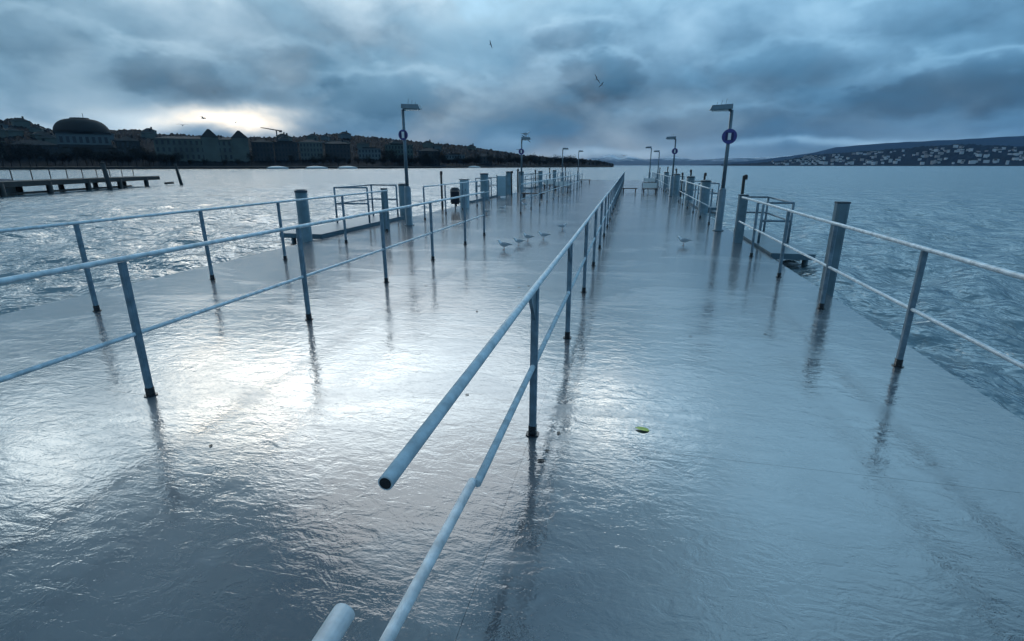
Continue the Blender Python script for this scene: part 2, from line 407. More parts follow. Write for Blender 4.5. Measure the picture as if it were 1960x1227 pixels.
pile('square steel pile at the end of the right near railing', 2.62, 13.0, 1.08, .11, True)
pile('dark round pile behind the end of the left inner railing', -7.6, 27.5, 1.32, .22)
for i, (x, y, z, l) in enumerate([(-7.6, 33.5, 1.35, 'first pile beyond the distant left lamp post'), (-7.6, 37.5, 1.3, 'second pile beyond the distant left lamp post'), (-7.6, 46, 1.25, 'left pile midway along the far end of the jetty'), (-7.6, 55, 1.25, 'left pile close to the far end of the jetty'),
        (3.05, 22.5, 1.15, 'right pile beyond the right lamp post'), (3.05, 28.0, 1.2, 'second right pile beyond the right lamp post'), (3.05, 36, 1.2, 'right pile past the distant right lamp post'), (3.05, 46, 1.2, 'right pile close to the far end of the jetty')]):
    pile(l, x, y, z, .2)
def pole(label, x, y, ztop):
    t = thing('mooring_pole', label, 'pole', (x, y, -1.6), 0, 'thin mooring poles')
    MB().tube([(0, 0, 0), (rnd.uniform(-.05, .05), 0, ztop + 1.6)], [.05, .045], 10).build('shaft', M['jetty_wood'], t, True)
    MB().lathe((0, 0, ztop + 1.6), [(.06, -.12), (.06, 0), (.03, .03)], 10).build('tip', M['dark_wood'], t)
pole('thin pole behind the black bin on the left', -7.95, 21.8, 1.48)
pole('thin brown pole behind the far inner railing start', -6.9, 31.3, 1.40)
pole('thin pole outside the jetty just right of the right lamp post', 3.5, 17.4, 1.45)
pole('thin pole outside the right railing beyond the lamp post', 3.4, 25.5, 1.4)

for l, x, y, z in [('thin pole standing right of the distant left lamp post', -7.2, 34.5, 1.5), ('thin pole between the two piles beyond the distant left lamp', -7.0, 40.0, 1.4), ('thin pole beside the far left lamp post', -7.3, 49.5, 1.5), ('thin pole near the far left corner', -6.9, 58.5, 1.6),
        ('thin pole left of the distant right lamp post', 3.3, 30.5, 1.5), ('thin pole right of the white bench board', 3.2, 34.0, 1.3), ('thin pole beyond the white bench board', 3.3, 40.0, 1.5), ('thin pole beside the far right pair of lamps', 3.4, 50.0, 1.6), ('thin pole nearest the far right corner', 3.2, 59.0, 1.5)]: pole(l, x, y, z)
# ------------------------------------------------------------------ boarding platforms with U-shaped rails
def landing(label, xa, xb, ya, yb, zt, path, zr):
    t = thing('boarding_platform', label, 'platform', ((xa + xb) / 2, (ya + yb) / 2, WZ), 0, 'boarding platforms')
    o = Vector(t.location)
    MB().box((0, 0, zt - .06 - WZ), (xb - xa, yb - ya, .12), bev=.02).build('platform_deck', M['landing'], t)
    for sx in (-1, 1):
        for sy in (-1, 1): MB().tube([(sx * (xb - xa) * .4, sy * (yb - ya) * .42, -1.5), (sx * (xb - xa) * .4, sy * (yb - ya) * .42, zt - .12 - WZ)], .06, 8).build('support', M['pile'], t, True)
    P_ = [Vector(p) - Vector((o.x, o.y, 0)) for p in path]
    for z, nm in ((zr, 'guard_top_rail'), (zr * .55 + zt * .45, 'guard_middle_rail')):
        MB().tube([(p.x, p.y, z - WZ) for p in P_], .024, 10).build(nm, M['post'], t, True)
    for p in P_: MB().tube([(p.x, p.y, zt - WZ), (p.x, p.y, zr - WZ)], .028, 10).build('guard_post', M['post'], t, True)
landing('left boarding platform with U-shaped guard rail beyond the near left pile', -8.62, -7.42, 11.5, 16.5, .10, [(-7.5, 14.2, 0), (-8.45, 14.0, 0), (-8.45, 16.3, 0), (-7.5, 16.2, 0)], 1.12)
landing('right boarding platform with blue side and guard rail past the square pile', 2.90, 3.72, 11.1, 15.1, .06, [(2.98, 12.6, 0), (3.62, 12.7, 0), (3.62, 14.9, 0), (2.98, 14.9, 0)], .95)
landing('distant left boarding platform behind the dark round pile', -8.5, -7.42, 24.5, 30.5, .10, [(-7.5, 28.6, 0), (-8.4, 28.6, 0), (-8.4, 30.4, 0), (-7.5, 30.4, 0)], 1.05)
landing('distant right boarding platform below the thin poles', 2.90, 3.9, 22.8, 27.6, .08, [(2.98, 24.0, 0), (3.8, 24.0, 0), (3.8, 27.4, 0), (2.98, 27.4, 0)], 1.0)

landing('far left boarding platform beside the far left lamp post', -8.5, -7.42, 40.5, 46.5, .10, [(-7.5, 42.0, 0), (-8.4, 42.0, 0), (-8.4, 46.0, 0), (-7.5, 46.0, 0)], 1.05)
landing('far right boarding platform beyond the distant right lamp post', 2.90, 3.9, 38.0, 43.0, .08, [(2.98, 39.0, 0), (3.8, 39.0, 0), (3.8, 42.8, 0), (2.98, 42.8, 0)], 1.0)
# ------------------------------------------------------------------ lamp posts
def lamp_post(label, x, y, h, side, sign=True, sign_r=.19, bird=False):
    t = thing('lamp_post', label, 'lamp post', (x, y, 0), 0, 'lamp posts on the jetty')
    MB().lathe((0, 0, 0), [(.15, 0), (.15, .02), (.10, .03), (.10, 1.10), (.06, 1.16)], 16).build('mast_base', M['mast'], t, True)
    MB().tube([(0, 0, 1.1), (0, 0, h)], [.052, .044], 12).build('mast', M['mast'], t, True)
    L = .56 * side
    MB().tube([(0, 0, h - .05), (0, 0, h - .02), (.10 * side, 0, h)], .03, 10).build('arm', M['mast'], t, True)
    hd = MB().poly([(0, -.12, h + .02), (L, -.12, h + .0), (L, .12, h), (0, .12, h + .02), (0, -.10, h + .14), (L * .9, -.08, h + .12), (L * .9, .08, h + .12), (0, .10, h + .14)],
              [(0, 1, 2, 3), (7, 6, 5, 4), (0, 4, 5, 1), (1, 5, 6, 2), (2, 6, 7, 3), (3, 7, 4, 0)]).build('lamp_head', M['mast'], t)
    MB().box((L * .52, 0, h - .012), (.40, .17, .03)).build('diffuser', M['lampglass'], hd)
    for k in range(3): MB().tube([(L * (.3 + .2 * k), 0, h + .12), (L * (.3 + .2 * k) + .02, 0, h + .28 - .04 * k)], .005, 5).build('bird_spike', M['mast'], t)
    if sign:
        zs = h * .79; s_ = MB().disc((0, -.075, zs), sign_r, .012).build('round_sign', M['sign_blue'], t)
        for xx in (-.075, .075): MB().box((xx, -.086, zs), (.055, .006, .20), bev=.0).build('dark_bar', M['sign_dark'], s_)
        MB().box((0, -.088, zs), (.075, .006, .17)).build('white_mark', M['white'], s_)
        MB().box((0, -.035, zs), (.05, .07, .06)).build('bracket', M['mast'], s_)
    return t
lamp_post('right lamp post with round violet-blue sign, arm pointing left', 2.53, 15.3, 3.14, -1)
lamp_post('left lamp post with violet-blue sign, arm pointing right', -6.45, 14.7, 3.28, 1, True, .145)
lamp_post('distant left lamp post with a gull perched on its head', -6.3, 31.2, 3.2, 1, True, .17)
lamp_post('distant right lamp post with a small round sign', 2.5, 32.4, 3.2, -1, True, .17)
lamp_post('far left lamp post among the piles', -6.3, 51, 3.2, 1, False)
lamp_post('thin far right lamp post, left of a pair', 1.9, 52, 3.3, -1, False)
lamp_post('thin far right lamp post, right of a pair', 2.75, 54, 3.0, -1, False)
lamp_post('farthest left lamp post at the end of the jetty', -6.0, 64, 3.3, 1, False)

# ------------------------------------------------------------------ cabinets, bin, benches
t = thing('service_cabinet', 'pale blue service cabinet beside the black bin', 'cabinet', (-6.85, 21.6, 0))
MB().box((0, 0, .58), (.34, .30, 1.16), bev=.03).build('body', M['cabinet'], t); MB().box((0, 0, 1.175), (.38, .34, .03), bev=.03).build('lid', M['pile_cap'], t)
MB().box((0, -.154, .62), (.26, .008, .80)).build('door', M['cabinet'], t); MB().box((.08, -.162, .75), (.02, .01, .10)).build('handle', M['black'], t)
t = thing('litter_bin', 'black litter bin on a stand left of the pale cabinet', 'bin', (-7.05, 20.9, 0))
MB().tube([(0, 0, 0), (0, 0, .3)], .03, 8).build('stand', M['mast'], t, True)
MB().lathe((0, 0, .2), [(.16, 0), (.19, .05), (.20, .50), (.205, .52)], 18).build('drum', M['bin'], t, True)
MB().lathe((0, 0, .74), [(.215, 0), (.215, .02), (.14, .12), (.02, .14)], 18).build('hood', M['bin'], t, True)
t = thing('wind_screen', 'pale glass wind screen just right of the dark round pile', 'screen', (-7.05, 29.2, 0))
MB().box((0, 0, .62), (.50, .02, 1.1)).build('pane', M['cabinet'], t)
for s_ in (-1, 1): MB().box((s_ * .27, 0, .62), (.04, .05, 1.24)).build('frame_post', M['mast'], t)
def bench(label, x, y, w, white, rz=0.0):
    t = thing('bench', label, 'bench', (x, y, 0), rz, 'benches along the jetty')
    for k in range(3): MB().box((0, -.16 + k * .16, .24), (w, .13, .05)).build('seat_slat', M['dark_wood'], t)
    for s_ in (-1, 1): MB().box((s_ * w * .38, 0, .11), (.07, .40, .21)).build('leg', M['dark_wood'], t)
    if white:
        MB().box((0, .24, .46), (w * .86, .05, .30)).build('white_backboard', M['white'], t)
        for s_ in (-1, 1): MB().box((s_ * w * .47, .24, .34), (.05, .06, .62)).build('upright', M['mast'], t)
    return t
bench('low dark bench just right of the middle railing, far down the jetty', .1, 36.9, 1.05, False)
bench('dark bench with a bright white board, right half of the jetty', 1.42, 36.5, 1.05, True)
bench('dark bench with white board right of the left far railing', -4.75, 38.5, 1.2, True)
bench('smaller dark bench with white board behind the left far railing', -6.2, 42.0, 1.0, True)
bench('low dark bench beside the outermost left railing', -5.2, 29.0, 1.3, False)
bench('low dark bench near the far left corner of the jetty', -4.6, 58.0, 1.2, False)
bench('dark bench farthest right near the end of the jetty', 1.9, 50.0, 1.1, True)

# ------------------------------------------------------------------ gulls
def gull_meshes():
    sp_ = [(-.20, .155, .004), (-.15, .155, .020), (-.09, .150, .045), (-.02, .145, .060), (.05, .150, .058), (.10, .172, .042), (.125, .205, .030), (.14, .232, .034), (.16, .243, .030), (.18, .240, .014)]
    body = MB().tube([(0, y, z) for y, z, r_ in sp_], [r_ for *_, r_ in sp_], 12).mesh('body', M['gull_white'], True)
    beak = MB().tube([(0, .178, .240), (0, .225, .232)], [.009, .002], 6).mesh('beak', M['gull_dark'])
    wing = MB().poly([(.055, .08, .17), (.064, .0, .165), (.045, -.12, .165), (.015, -.26, .155), (.062, .05, .135), (.062, -.03, .125), (.04, -.12, .14), (.02, .06, .205), (.03, -.02, .208), (.02, -.12, .190)],
                     [(0, 1, 5, 4), (1, 2, 6, 5), (2, 3, 6), (0, 7, 8, 1), (1, 8, 9, 2), (2, 9, 3)]).mesh('folded_wing', M['gull_grey'], True)
    leg = MB().tube([(0, 0, .11), (0, .005, .055), (0, 0, .004)], .005, 6).box((0, .02, .004), (.028, .05, .005)).mesh('leg', M['gull_leg'])
    return body, beak, wing, leg
GB = gull_meshes()
def gull(label, x, y, rz, z=0.0, sc=1.0):
    t = thing('gull', label, 'gull', (x, y, z), R(rz), 'gulls standing on the jetty'); t.scale = (sc,) * 3
    b_ = link('body', GB[0], t); link('beak', GB[1], b_)
    w1 = link('folded_wing', GB[2], t); w2 = link('folded_wing', GB[2], t); w2.scale = (-1, 1, 1)
    link('leg', GB[3], t, (-.022, -.01, 0)); link('leg', GB[3], t, (.022, -.01, 0))
for l, x, y, rz in [('gull standing leftmost of the group right of the left inner railing', -2.54, 10.7, 80), ('gull at the front of the tight group on the wet deck', -2.36, 11.4, 100), ('gull in the middle of the tight group on the wet deck', -2.28, 12.1, 70),
        ('gull at the right end of the group on the wet deck', -1.96, 12.5, 95), ('gull standing alone nearest the middle railing', -1.75, 14.6, -60), ('gull alone on the right half of the deck below the right lamp', 1.31, 12.2, 85),
        ('dark distant gull on the deck before the left cabinet', -5.1, 18.7, 60), ('second dark distant gull behind the end of the inner railing', -4.9, 20.5, -80), ('distant gull right of the dark round pile', -4.4, 22.5, 90)]:
    gull(l, x, y, rz, .003, rnd.uniform(.62, .78))
gull('gull perched on the head of the distant left lamp post', -6.05, 31.2, -70, 3.33, 1.2)

def flying_gull(label, az_, el_, dist, rz, span=1.0, bank=0.0):
    p = Vector((math.sin(R(az_)) * math.cos(R(el_)), math.cos(R(az_)) * math.cos(R(el_)), math.sin(R(el_)))) * dist
    t = thing('flying_gull', label, 'gull', (p.x, p.y, p.z + 1.75), R(rz), 'gulls flying under the clouds'); t.rotation_euler.y = R(bank)
    sp_ = [(-.24, .01, .02), (-.15, .0, .03), (-.05, -.01, .06), (.05, -.01, .06), (.13, .0, .045), (.18, .01, .04), (.21, .01, .015)]
    b_ = MB().tube([(0, y, z) for y, z, r_ in sp_], [r_ for *_, r_ in sp_], 10).build('body', M['gull_grey'], t, True)
    for s_ in (-1, 1):
        pts = [(0.02, .08, .02), (.26, .10, .12), (.60 * span, -.02, .07), (.58 * span, -.07, .065), (.26, -.05, .11), (.02, -.09, .015)]
        up = [(s_ * a, b2, c + .012) for a, b2, c in pts]; dn = [(s_ * a, b2, c) for a, b2, c in pts]
        n = len(pts); fs = [(0, 1, 4, 5), (1, 2, 3, 4), (n + 5, n + 4, n + 1, n), (n + 4, n + 3, n + 2, n + 1)] + [(k, (k + 1) % n, n + (k + 1) % n, n + k) for k in range(n)]
        MB().poly(up + dn, fs).build('wing', M['gull_dark'], t)
flying_gull('gull in flight left of the bright gap, before the twin roofs', -43.6, 3.45, 75, 30)
flying_gull('gull flying highest in front of the bright gap in the clouds', -41.9, 4.1, 70, -20, bank=15)
flying_gull('gull flying over the right-hand pyramid roof', -39.3, 3.85, 75, 50, bank=-10)
flying_gull('gull with raised wings above the middle of the jetty, upper bird', -3.8, 8.3, 70, 40, 1.1, 50)
flying_gull('gull just below the upper bird above the jetty', -3.3, 7.75, 80, -50, 1.0, -30)
flying_gull('tiny gull high in the cloud left of the picture centre', -14.6, 11.5, 90, 70, 1.0, 60)
flying_gull('gull flying low over the far snowy hills', -.65, .95, 85, 20)
flying_gull('gull flying beside the distant left lamp head', -11.0, 2.6, 45, 60, 1.0, 25)

# ------------------------------------------------------------------ leaves and debris on the deck
def leaf_mesh(name, m_, s=1.0):
    o = [(0, -.06), (.022, -.045), (.030, -.01), (.022, .03), (0, .065), (-.022, .03), (-.032, -.01), (-.02, -.045)]
    v = [(a * s, b_ * s, .004 + .25 * abs(a) * s) for a, b_ in o]; v2 = [(a, b_, c - .002) for a, b_, c in v]; n = len(o)
    return MB().poly(v + v2 + [(0, 0, .004), (0, 0, .002)], [(k, (k + 1) % n, 2 * n) for k in range(n)] + [(n + (k + 1) % n, n + k, 2 * n + 1) for k in range(n)] + [(n + k, n + (k + 1) % n, (k + 1) % n, k) for k in range(n)]).mesh(name, m_)
lf = link('fallen_leaf', leaf_mesh('yellow_leaf', M['leaf_yellow'], .8), None, (.20, 3.27, .003), R(80)); lf.rotation_euler.x = R(4)
tag(lf, 'bright yellow-green leaf lying on the right half of the wet deck', 'leaf')
ld = leaf_mesh('dark_leaf', M['leaf_dark'], .75)
for l, x, y in [('dark leaf right of the nearest middle post foot', -.40, 2.86), ('small dark leaf behind the nearest middle post foot', -.36, 3.10), ('dark leaf just below the nearest middle post foot', -.42, 2.74), ('dark leaf left of the middle railing on the wet deck', -1.5, 7.3),
        ('second dark leaf left of the middle railing, touching the first', -1.38, 7.42), ('dark leaf on the right half below the lamp reflection', .75, 5.45), ('dark leaf between the railings on the left, near the bright patch', -2.55, 2.45),
        ('dark leaf on the bright wet patch left of the gapped rail', -1.15, 3.55), ('dark leaf below the fourth left inner post', -2.9, 7.1), ('dark leaf on the deck beyond the second left inner post', -1.75, 5.9), ('dark leaf near the right railing on the right half', 1.55, 5.7)]:
    o = tag(link('fallen_leaf', ld, None, (x, y, .003), rnd.uniform(0, 6)), l, 'leaf', 'dark leaves on the wet deck'); o.scale = (rnd.uniform(.35, .6),) * 3

# ------------------------------------------------------------------ neighbouring jetty on the left
def polar(a, d): return math.sin(R(a)) * d, math.cos(R(a)) * d
def left_jetty():
    A, Bv = Vector((-36.5, 17.0, 0)), Vector((-46.6, 44.6, 0)); d = (Bv - A); L = d.length; d.normalize(); rz = math.atan2(d.y, d.x)
    t = thing('timber_jetty', 'dark timber jetty on piles out in the lake at the far left', 'jetty', (A.x, A.y, WZ), rz)
    MB().box((L / 2, 1.0, .86), (L, 2.4, .14)).build('deck_plank_bed', M['jetty_wood'], t)
    MB().box((L / 2, -.16, .72), (L, .14, .26)).build('edge_beam', M['jetty_wood'], t)
    for k in range(int(L / 4.3) + 1):
        for yv in (-.1, 1.9): MB().tube([(1.2 + k * 4.3, yv, -1.5), (1.2 + k * 4.3, yv, .8)], .19, 10).build('pile', M['jetty_wood'], t, True)
    MB().box((L * .42, .2, .14), (L * .86, .12, .14)).build('low_walers', M['jetty_wood'], t)
    for k in range(int(L / 1.9) + 1): MB().box((.4 + k * 1.9, 1.9, 1.40), (.05, .05, .94)).build('rail_post', M['jetty_wood'], t)
    MB().tube([(.2, 1.9, 1.84), (L - .3, 1.9, 1.84)], .03, 8).build('hand_rail', M['jetty_wood'], t, True)
    for l, s, h, lean in [('leaning timber pile standing before the left jetty, near its left', 8.6, 2.0, -.5), ('leaning timber pile standing before the left jetty, near its right end', 20.2, 1.95, -.45)]:
        q = A + d * s + Vector((d.y, -d.x, 0)) * .75
        o = thing('jetty_pile', l, 'pile', (q.x, q.y, -1.5), 0, 'piles around the left jetty')
        MB().tube([(0, 0, 0), (d.x * lean, d.y * lean, h + 1.5)], [.2, .16], 10).build('shaft', M['concrete_side'], o, True)
        MB().lathe((d.x * lean, d.y * lean, h + 1.5), [(.17, -.1), (.17, 0), (.06, .06)], 10).build('cap', M['jetty_wood'], o)
    q = A + d * (L + 1.6) + Vector((d.y, -d.x, 0)) * 1.6
    o = thing('jetty_pile', 'isolated pile with a short low beam off the end of the left jetty', 'pile', (q.x, q.y, -1.5), 0, 'piles around the left jetty')
    MB().tube([(0, 0, 0), (-.25, -.3, 3.4)], [.17, .13], 10).build('shaft', M['jetty_wood'], o, True)
    MB().box((-.7, -1.0, 1.5), (.22, 2.2, .2), rz=.5).build('low_beam', M['jetty_wood'], o)
left_jetty()
def boat(name, label, x, y, rz, L, w, hullm, cover, group=None, cat='boat'):
    t = thing(name, label, cat, (x, y, WZ), rz, group)
    n = 9; vs, fs = [], []
    for i in range(n):
        u = i / (n - 1); xw = w / 2 * (1 - max(0, (u - .45) / .55) ** 2.2); xx = (u - .5) * L; sh = .62 + .22 * u * u
        vs += [(xx, -xw, sh), (xx, -xw * .75, .05), (xx, 0, -.12), (xx, xw * .75, .05), (xx, xw, sh)]
    for i in range(n - 1):
        for k in range(4): fs.append((i * 5 + k, (i + 1) * 5 + k, (i + 1) * 5 + k + 1, i * 5 + k + 1))
        fs.append((i * 5, i * 5 + 4, (i + 1) * 5 + 4, (i + 1) * 5))
    fs.append((0, 1, 2, 3, 4))
    MB().poly(vs, fs).build('hull', hullm, t)
    vs = []
    for i in range(n):
        u = i / (n - 1); xw = w / 2 * (1 - max(0, (u - .45) / .55) ** 2.2) * .9; xx = (u - .5) * L * .86; sh = .66 + .20 * u * u; pk = sh + (.85 if L > 8 else .4) * math.sin(math.pi * min(1, u * .9 + .12)) ** .7
        vs += [(xx, -xw, sh), (xx, -xw * .5, (sh + pk) / 2 + .15), (xx, 0, pk), (xx, xw * .5, (sh + pk) / 2 + .15), (xx, xw, sh)]
    fs = [(i * 5 + k, i * 5 + k + 1, (i + 1) * 5 + k + 1, (i + 1) * 5 + k) for i in range(n - 1) for k in range(4)] + [(0, 4, 3, 2, 1), tuple((n - 1) * 5 + k for k in range(5))]
    MB().poly(vs, fs).build('cover', cover, t, True)
    return t
boat('moored_boat', 'boat under a blue-grey tarpaulin behind the left jetty, at the frame edge', -44.5, 27.0, R(75), 6.5, 2.3, M['hull'], M['tarp'], 'boats moored behind the left jetty')
for l, a, d, L in [('white boat at the far shore below the crane', -36.2, 318, 11), ('white boat at the far shore, middle of three', -32.6, 322, 12), ('white boat at the far shore, rightmost of three', -29.6, 326, 11), ('small white boat at the shore right of the left lamp post', -16.5, 430, 10)]:
    boat('shore_boat', l, *polar(a, d), R(-a + rnd.uniform(-8, 8)), L, 3.2, M['hull'], M['hull'], 'white boats along the far shore')

# ------------------------------------------------------------------ terrain
def ridge(name, azel, d0, d1, d2, m_, zfun=None, namp=3.0, nsc=.03, nr=14, step=.12, kind='structure', canopy=0.0):
    a_ = [q[0] for q in azel]; e_ = [q[1] for q in azel]
    az_ = np.arange(a_[0], a_[-1] + .01, step); ee = np.interp(az_, a_, e_)
    vs, fs = [], []; na = len(az_)
    for i in range(nr + 1):
        u = i / nr
        for j in range(na):
            D1 = d1(az_[j]) if callable(d1) else d1; D0 = d0(az_[j]) if callable(d0) else d0
            if u <= .7: w = u / .7; dd = D0 + (D1 - D0) * w; hh = w ** 1.15
            else: w = (u - .7) / .3; dd = D1 + (d2 - D1) * w; hh = 1 - w * .9
            top = 1.75 + D1 * math.tan(R(ee[j]))
            x, y = polar(az_[j], dd); z = WZ + .4 + hh * (top - WZ - .4)
            nz = noise.noise((x * nsc, y * nsc, 2.0)) + .5 * noise.noise((x * nsc * 2.7, y * nsc * 2.7, 5.0))
            z += nz * namp * min(1, hh * 2) + (canopy * rnd.random() * min(1, hh * 3) if canopy else 0)
            if i == 0: z = WZ - .5
            vs.append((x, y, z))
    for i in range(nr):
        for j in range(na - 1): fs.append((i * na + j, i * na + j + 1, (i + 1) * na + j + 1, (i + 1) * na + j))
    o = MB().poly(vs, fs).build(name, m_)
    return tag(o, kind=kind)
LEFT = [(-80, 2.6), (-63.1, 3.2), (-55.6, 3.3), (-54.4, 3.45), (-53.8, 3.15), (-52.8, 2.75), (-48.6, 2.85), (-47, 2.85), (-45.6, 2.65), (-38.6, 2.5), (-34.5, 2.65), (-30.6, 3.0), (-27.6, 2.75), (-23.4, 2.4), (-19.1, 2.05), (-14.7, 1.55), (-11.3, 1.0), (-8, .7), (-4.1, .5), (-3.0, .33), (-1.8, .06), (-1.6, .0)]
d0L = lambda a: 345 if a < -25 else 345 + (a + 25) * 11
hill = ridge('wooded_hill', LEFT, d0L, lambda a: 640 if a < -14 else 680, 1100, M['hill'], namp=1.0, nsc=.05, canopy=2.0, nr=26)
RIGHT = [(9, .02), (11.8, .12), (14.5, .42), (17, .95), (20.6, 1.2), (24.3, 1.48), (27, 1.7), (29.3, 1.58), (31.1, 1.4), (37.4, 1.05), (60, .9)]
MID = [(6, .02), (8.9, .15), (12.7, .55), (17, 1.2), (18.6, 1.65), (22.4, 1.95), (27.6, 2.15), (31, 2.28), (37, 2.55), (60, 2.2)]
FAR = [(-8, .3), (-5.7, .55), (-3, .85), (-1.95, 1.0), (-1.1, .66), (-.3, .92), (1.3, .66), (3, .74), (4.4, .85), (6, .62), (8, .6), (10.5, .72), (12.2, .78), (15.8, .9), (18.7, .9), (22.6, .7), (30, .6)]
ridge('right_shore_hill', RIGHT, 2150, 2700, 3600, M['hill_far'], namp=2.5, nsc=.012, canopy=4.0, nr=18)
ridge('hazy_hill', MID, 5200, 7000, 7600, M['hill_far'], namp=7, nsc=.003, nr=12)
ridge('snowy_mountain', FAR, 7800, 9100, 9800, M['snow_mtn'], namp=22, nsc=.0018, nr=16, step=.08)

# lake wall along the left shore
vs, fs = [], []
aa = np.arange(-80, -1.7, .5)
for a in aa:
    dd = d0L(a) - 1.5; x, y = polar(a, dd); x2, y2 = polar(a, dd + 9); vs += [(x, y, WZ - .6), (x, y, WZ + 1.1), (x2, y2, WZ + 1.3), (x2, y2, WZ - .6)]
for i in range(len(aa) - 1): fs += [(i * 4 + k, (i + 1) * 4 + k, (i + 1) * 4 + k + 1, i * 4 + k + 1) for k in range(3)]
tag(MB().poly(vs, fs).build('lake_wall', M['bank']), kind='structure')

# ------------------------------------------------------------------ far buildings on the left shore
WIN = {}
def window_mesh(w, h):
    k = (round(w, 2), round(h, 2))
    if k not in WIN:
        WIN[k] = MB().box((0, 0, 0), (w, .20, h)).mesh('window', M['glass'])
    return WIN[k]
def block(name, label, a, dist, w, h, dep, wall, floors, cols, roof='hip', rh=3.0, z0=0.6, cat='building', rz=None, win=True, group=None):
    x, y = polar(a, dist); t = thing(name, label, cat, (x, y, z0), R(-a if rz is None else rz), group)
    MB().box((0, dep / 2, h / 2), (w, dep, h)).build('wall', wall, t)
    MB().box((0, dep / 2, h + .15), (w + .9, dep + .9, .5)).build('cornice', wall, t)
    if roof == 'hip':
        e = min(w, dep) * .45; q = [(-w / 2, 0, h + .4), (w / 2, 0, h + .4), (w / 2, dep, h + .4), (-w / 2, dep, h + .4), (-w / 2 + e, dep / 2, h + .4 + rh), (w / 2 - e, dep / 2, h + .4 + rh)]
        MB().poly(q, [(0, 1, 5, 4), (1, 2, 5), (2, 3, 4, 5), (3, 0, 4), (3, 2, 1, 0)]).build('roof', M['roof'], t)
        MB().box((w * .22, dep * .5, h + rh + .5), (1.1, 1.1, 2.0)).build('chimney', M['roof'], t)
    elif roof == 'flat':
        MB().box((0, dep / 2, h + .9), (w * .6, dep * .5, 1.0)).build('roof', M['roof'], t)
    if win:
        fh = h / floors; cw = w / cols; wm = window_mesh(cw * .42, fh * .58)
        for i in range(floors):
            for j in range(cols): link('window', wm, t, (-w / 2 + cw * (j + .5), -.02, fh * (i + .52)))
        MB().box((0, -.25, fh * 1.0), (w + .3, .5, .35)).build('string_course', wall, t)
    return t
pal = block('palace', 'long stone palace with two pyramid roofs below the bright gap', -42.3, 392, 51, 16.6, 16, M['stone'], 4, 17, 'hip', 1.6)
for xx, rh in ((4.5, 5.0), (21.5, 4.6)):
    MB().box((xx, 4.0, 9.2), (9.2, 8.6, 18.4)).build('pavilion', M['stone'], pal)
    MB().poly([(xx - 5, -.6, 18.2), (xx + 5, -.6, 18.2), (xx + 5, 8.6, 18.2), (xx - 5, 8.6, 18.2), (xx - .6, 4, 18.2 + rh), (xx + .6, 4, 18.2 + rh)], [(0, 1, 5, 4), (1, 2, 5), (2, 3, 4, 5), (3, 0, 4), (3, 2, 1, 0)]).build('pyramid_roof', M['roof'], pal)
for j in range(18): MB().box((-25 + j * 50 / 17, -.2, 8.3), (.7, .5, 16.2)).build('pilaster', M['stone'], pal)
x, y = polar(-50.8, 430); dome = thing('domed_hall', 'domed hall with a broad dark dome above pale walls on the left shore', 'building', (x, y, 0), R(50.8))
MB().box((0, 14, 10.4), (26.5, 26, 20.8)).build('wall', M['stone_blue'], dome)
MB().box((0, 1.0, 6.2), (44, 4, 12.4)).build('front_wing', M['stone_dark'], dome)
MB().box((0, 14, 21.0), (27.6, 27, .8)).build('cornice', M['stone_dark'], dome)
MB().poly([(-15, -1.2, 12.4), (15, -1.2, 12.4), (13, 1.5, 14.6), (-13, 1.5, 14.6)], [(0, 1, 2, 3)]).poly([(-15, -1.2, 12.1), (15, -1.2, 12.1), (13, 1.5, 14.3), (-13, 1.5, 14.3)], [(3, 2, 1, 0)]).build('lean_to_roof', M['roof'], dome)
prof = [(14.6, 21.2)] + [(14.6 * math.cos(k * math.pi / 2 / 9) ** .62, 21.2 + 9.0 * math.sin(k * math.pi / 2 / 9)) for k in range(1, 9)] + [(5.0, 30.3), (4.8, 30.6)]
MB().lathe((0, 14, 0), prof, 28).build('dome', M['roof'], dome, True)
MB().tube([(2, 14, 30), (2, 14, 33.5)], .15, 6).build('finial', M['roof'], dome)
wm = window_mesh(1.6, 3.6)
for j in range(8): link('window', wm, dome, (-11 + j * 22 / 7, .98, 17.0))
BL = [('corner block with hipped roof right of the palace', -37.3, 398, 13, 15.6, 'stone_dark', 5, 6, 'hip', 2.0), ('dark flat block beneath the crane on the shore', -35.2, 400, 15, 15.9, 'stone_dark', 5, 7, 'flat', 0), ('grey-brown block right of the crane', -32.9, 402, 15, 16.2, 'stone', 5, 7, 'hip', 1.9),
      ('dark block with low roof left of the green facade, first of two', -30.4, 404, 17, 15.5, 'stone_dark', 5, 7, 'hip', 1.8), ('pale low-roofed block left of the green facade, second of two', -27.3, 408, 16, 12.6, 'stone_blue', 4, 7, 'flat', 0), ('green-tinted block just behind the left lamp post', -24.3, 405, 20, 15.2, 'stone_green', 5, 9, 'flat', 0),
      ('dark block right behind the left lamp post', -21.2, 412, 16, 11.2, 'stone_dark', 4, 7, 'hip', 2.2), ('pale long low building right of the left lamp post', -18.6, 470, 18, 9.6, 'stone_blue', 3, 8, 'flat', 0), ('small dark block near the right end of the left shore', -15.4, 480, 14, 8.4, 'stone_dark', 3, 5, 'hip', 2.4),
      ('grey block on the left shore between the dome and the palace', -47.9, 400, 12, 15.0, 'stone_dark', 4, 5, 'hip', 2.6), ('block on the left shore left of the dome', -54.0, 395, 20, 11.6, 'stone_dark', 4, 8, 'hip', 2.4), ('block at the frame edge on the left shore', -57.0, 395, 18, 13.0, 'stone', 4, 7, 'hip', 2.2)]
for l, a, d, w, h, m_, fl, co, rf, rh in BL: block('shore_building', l, a, d, w, h, 12, M[m_], fl, co, rf, rh, group='buildings on the left shore')
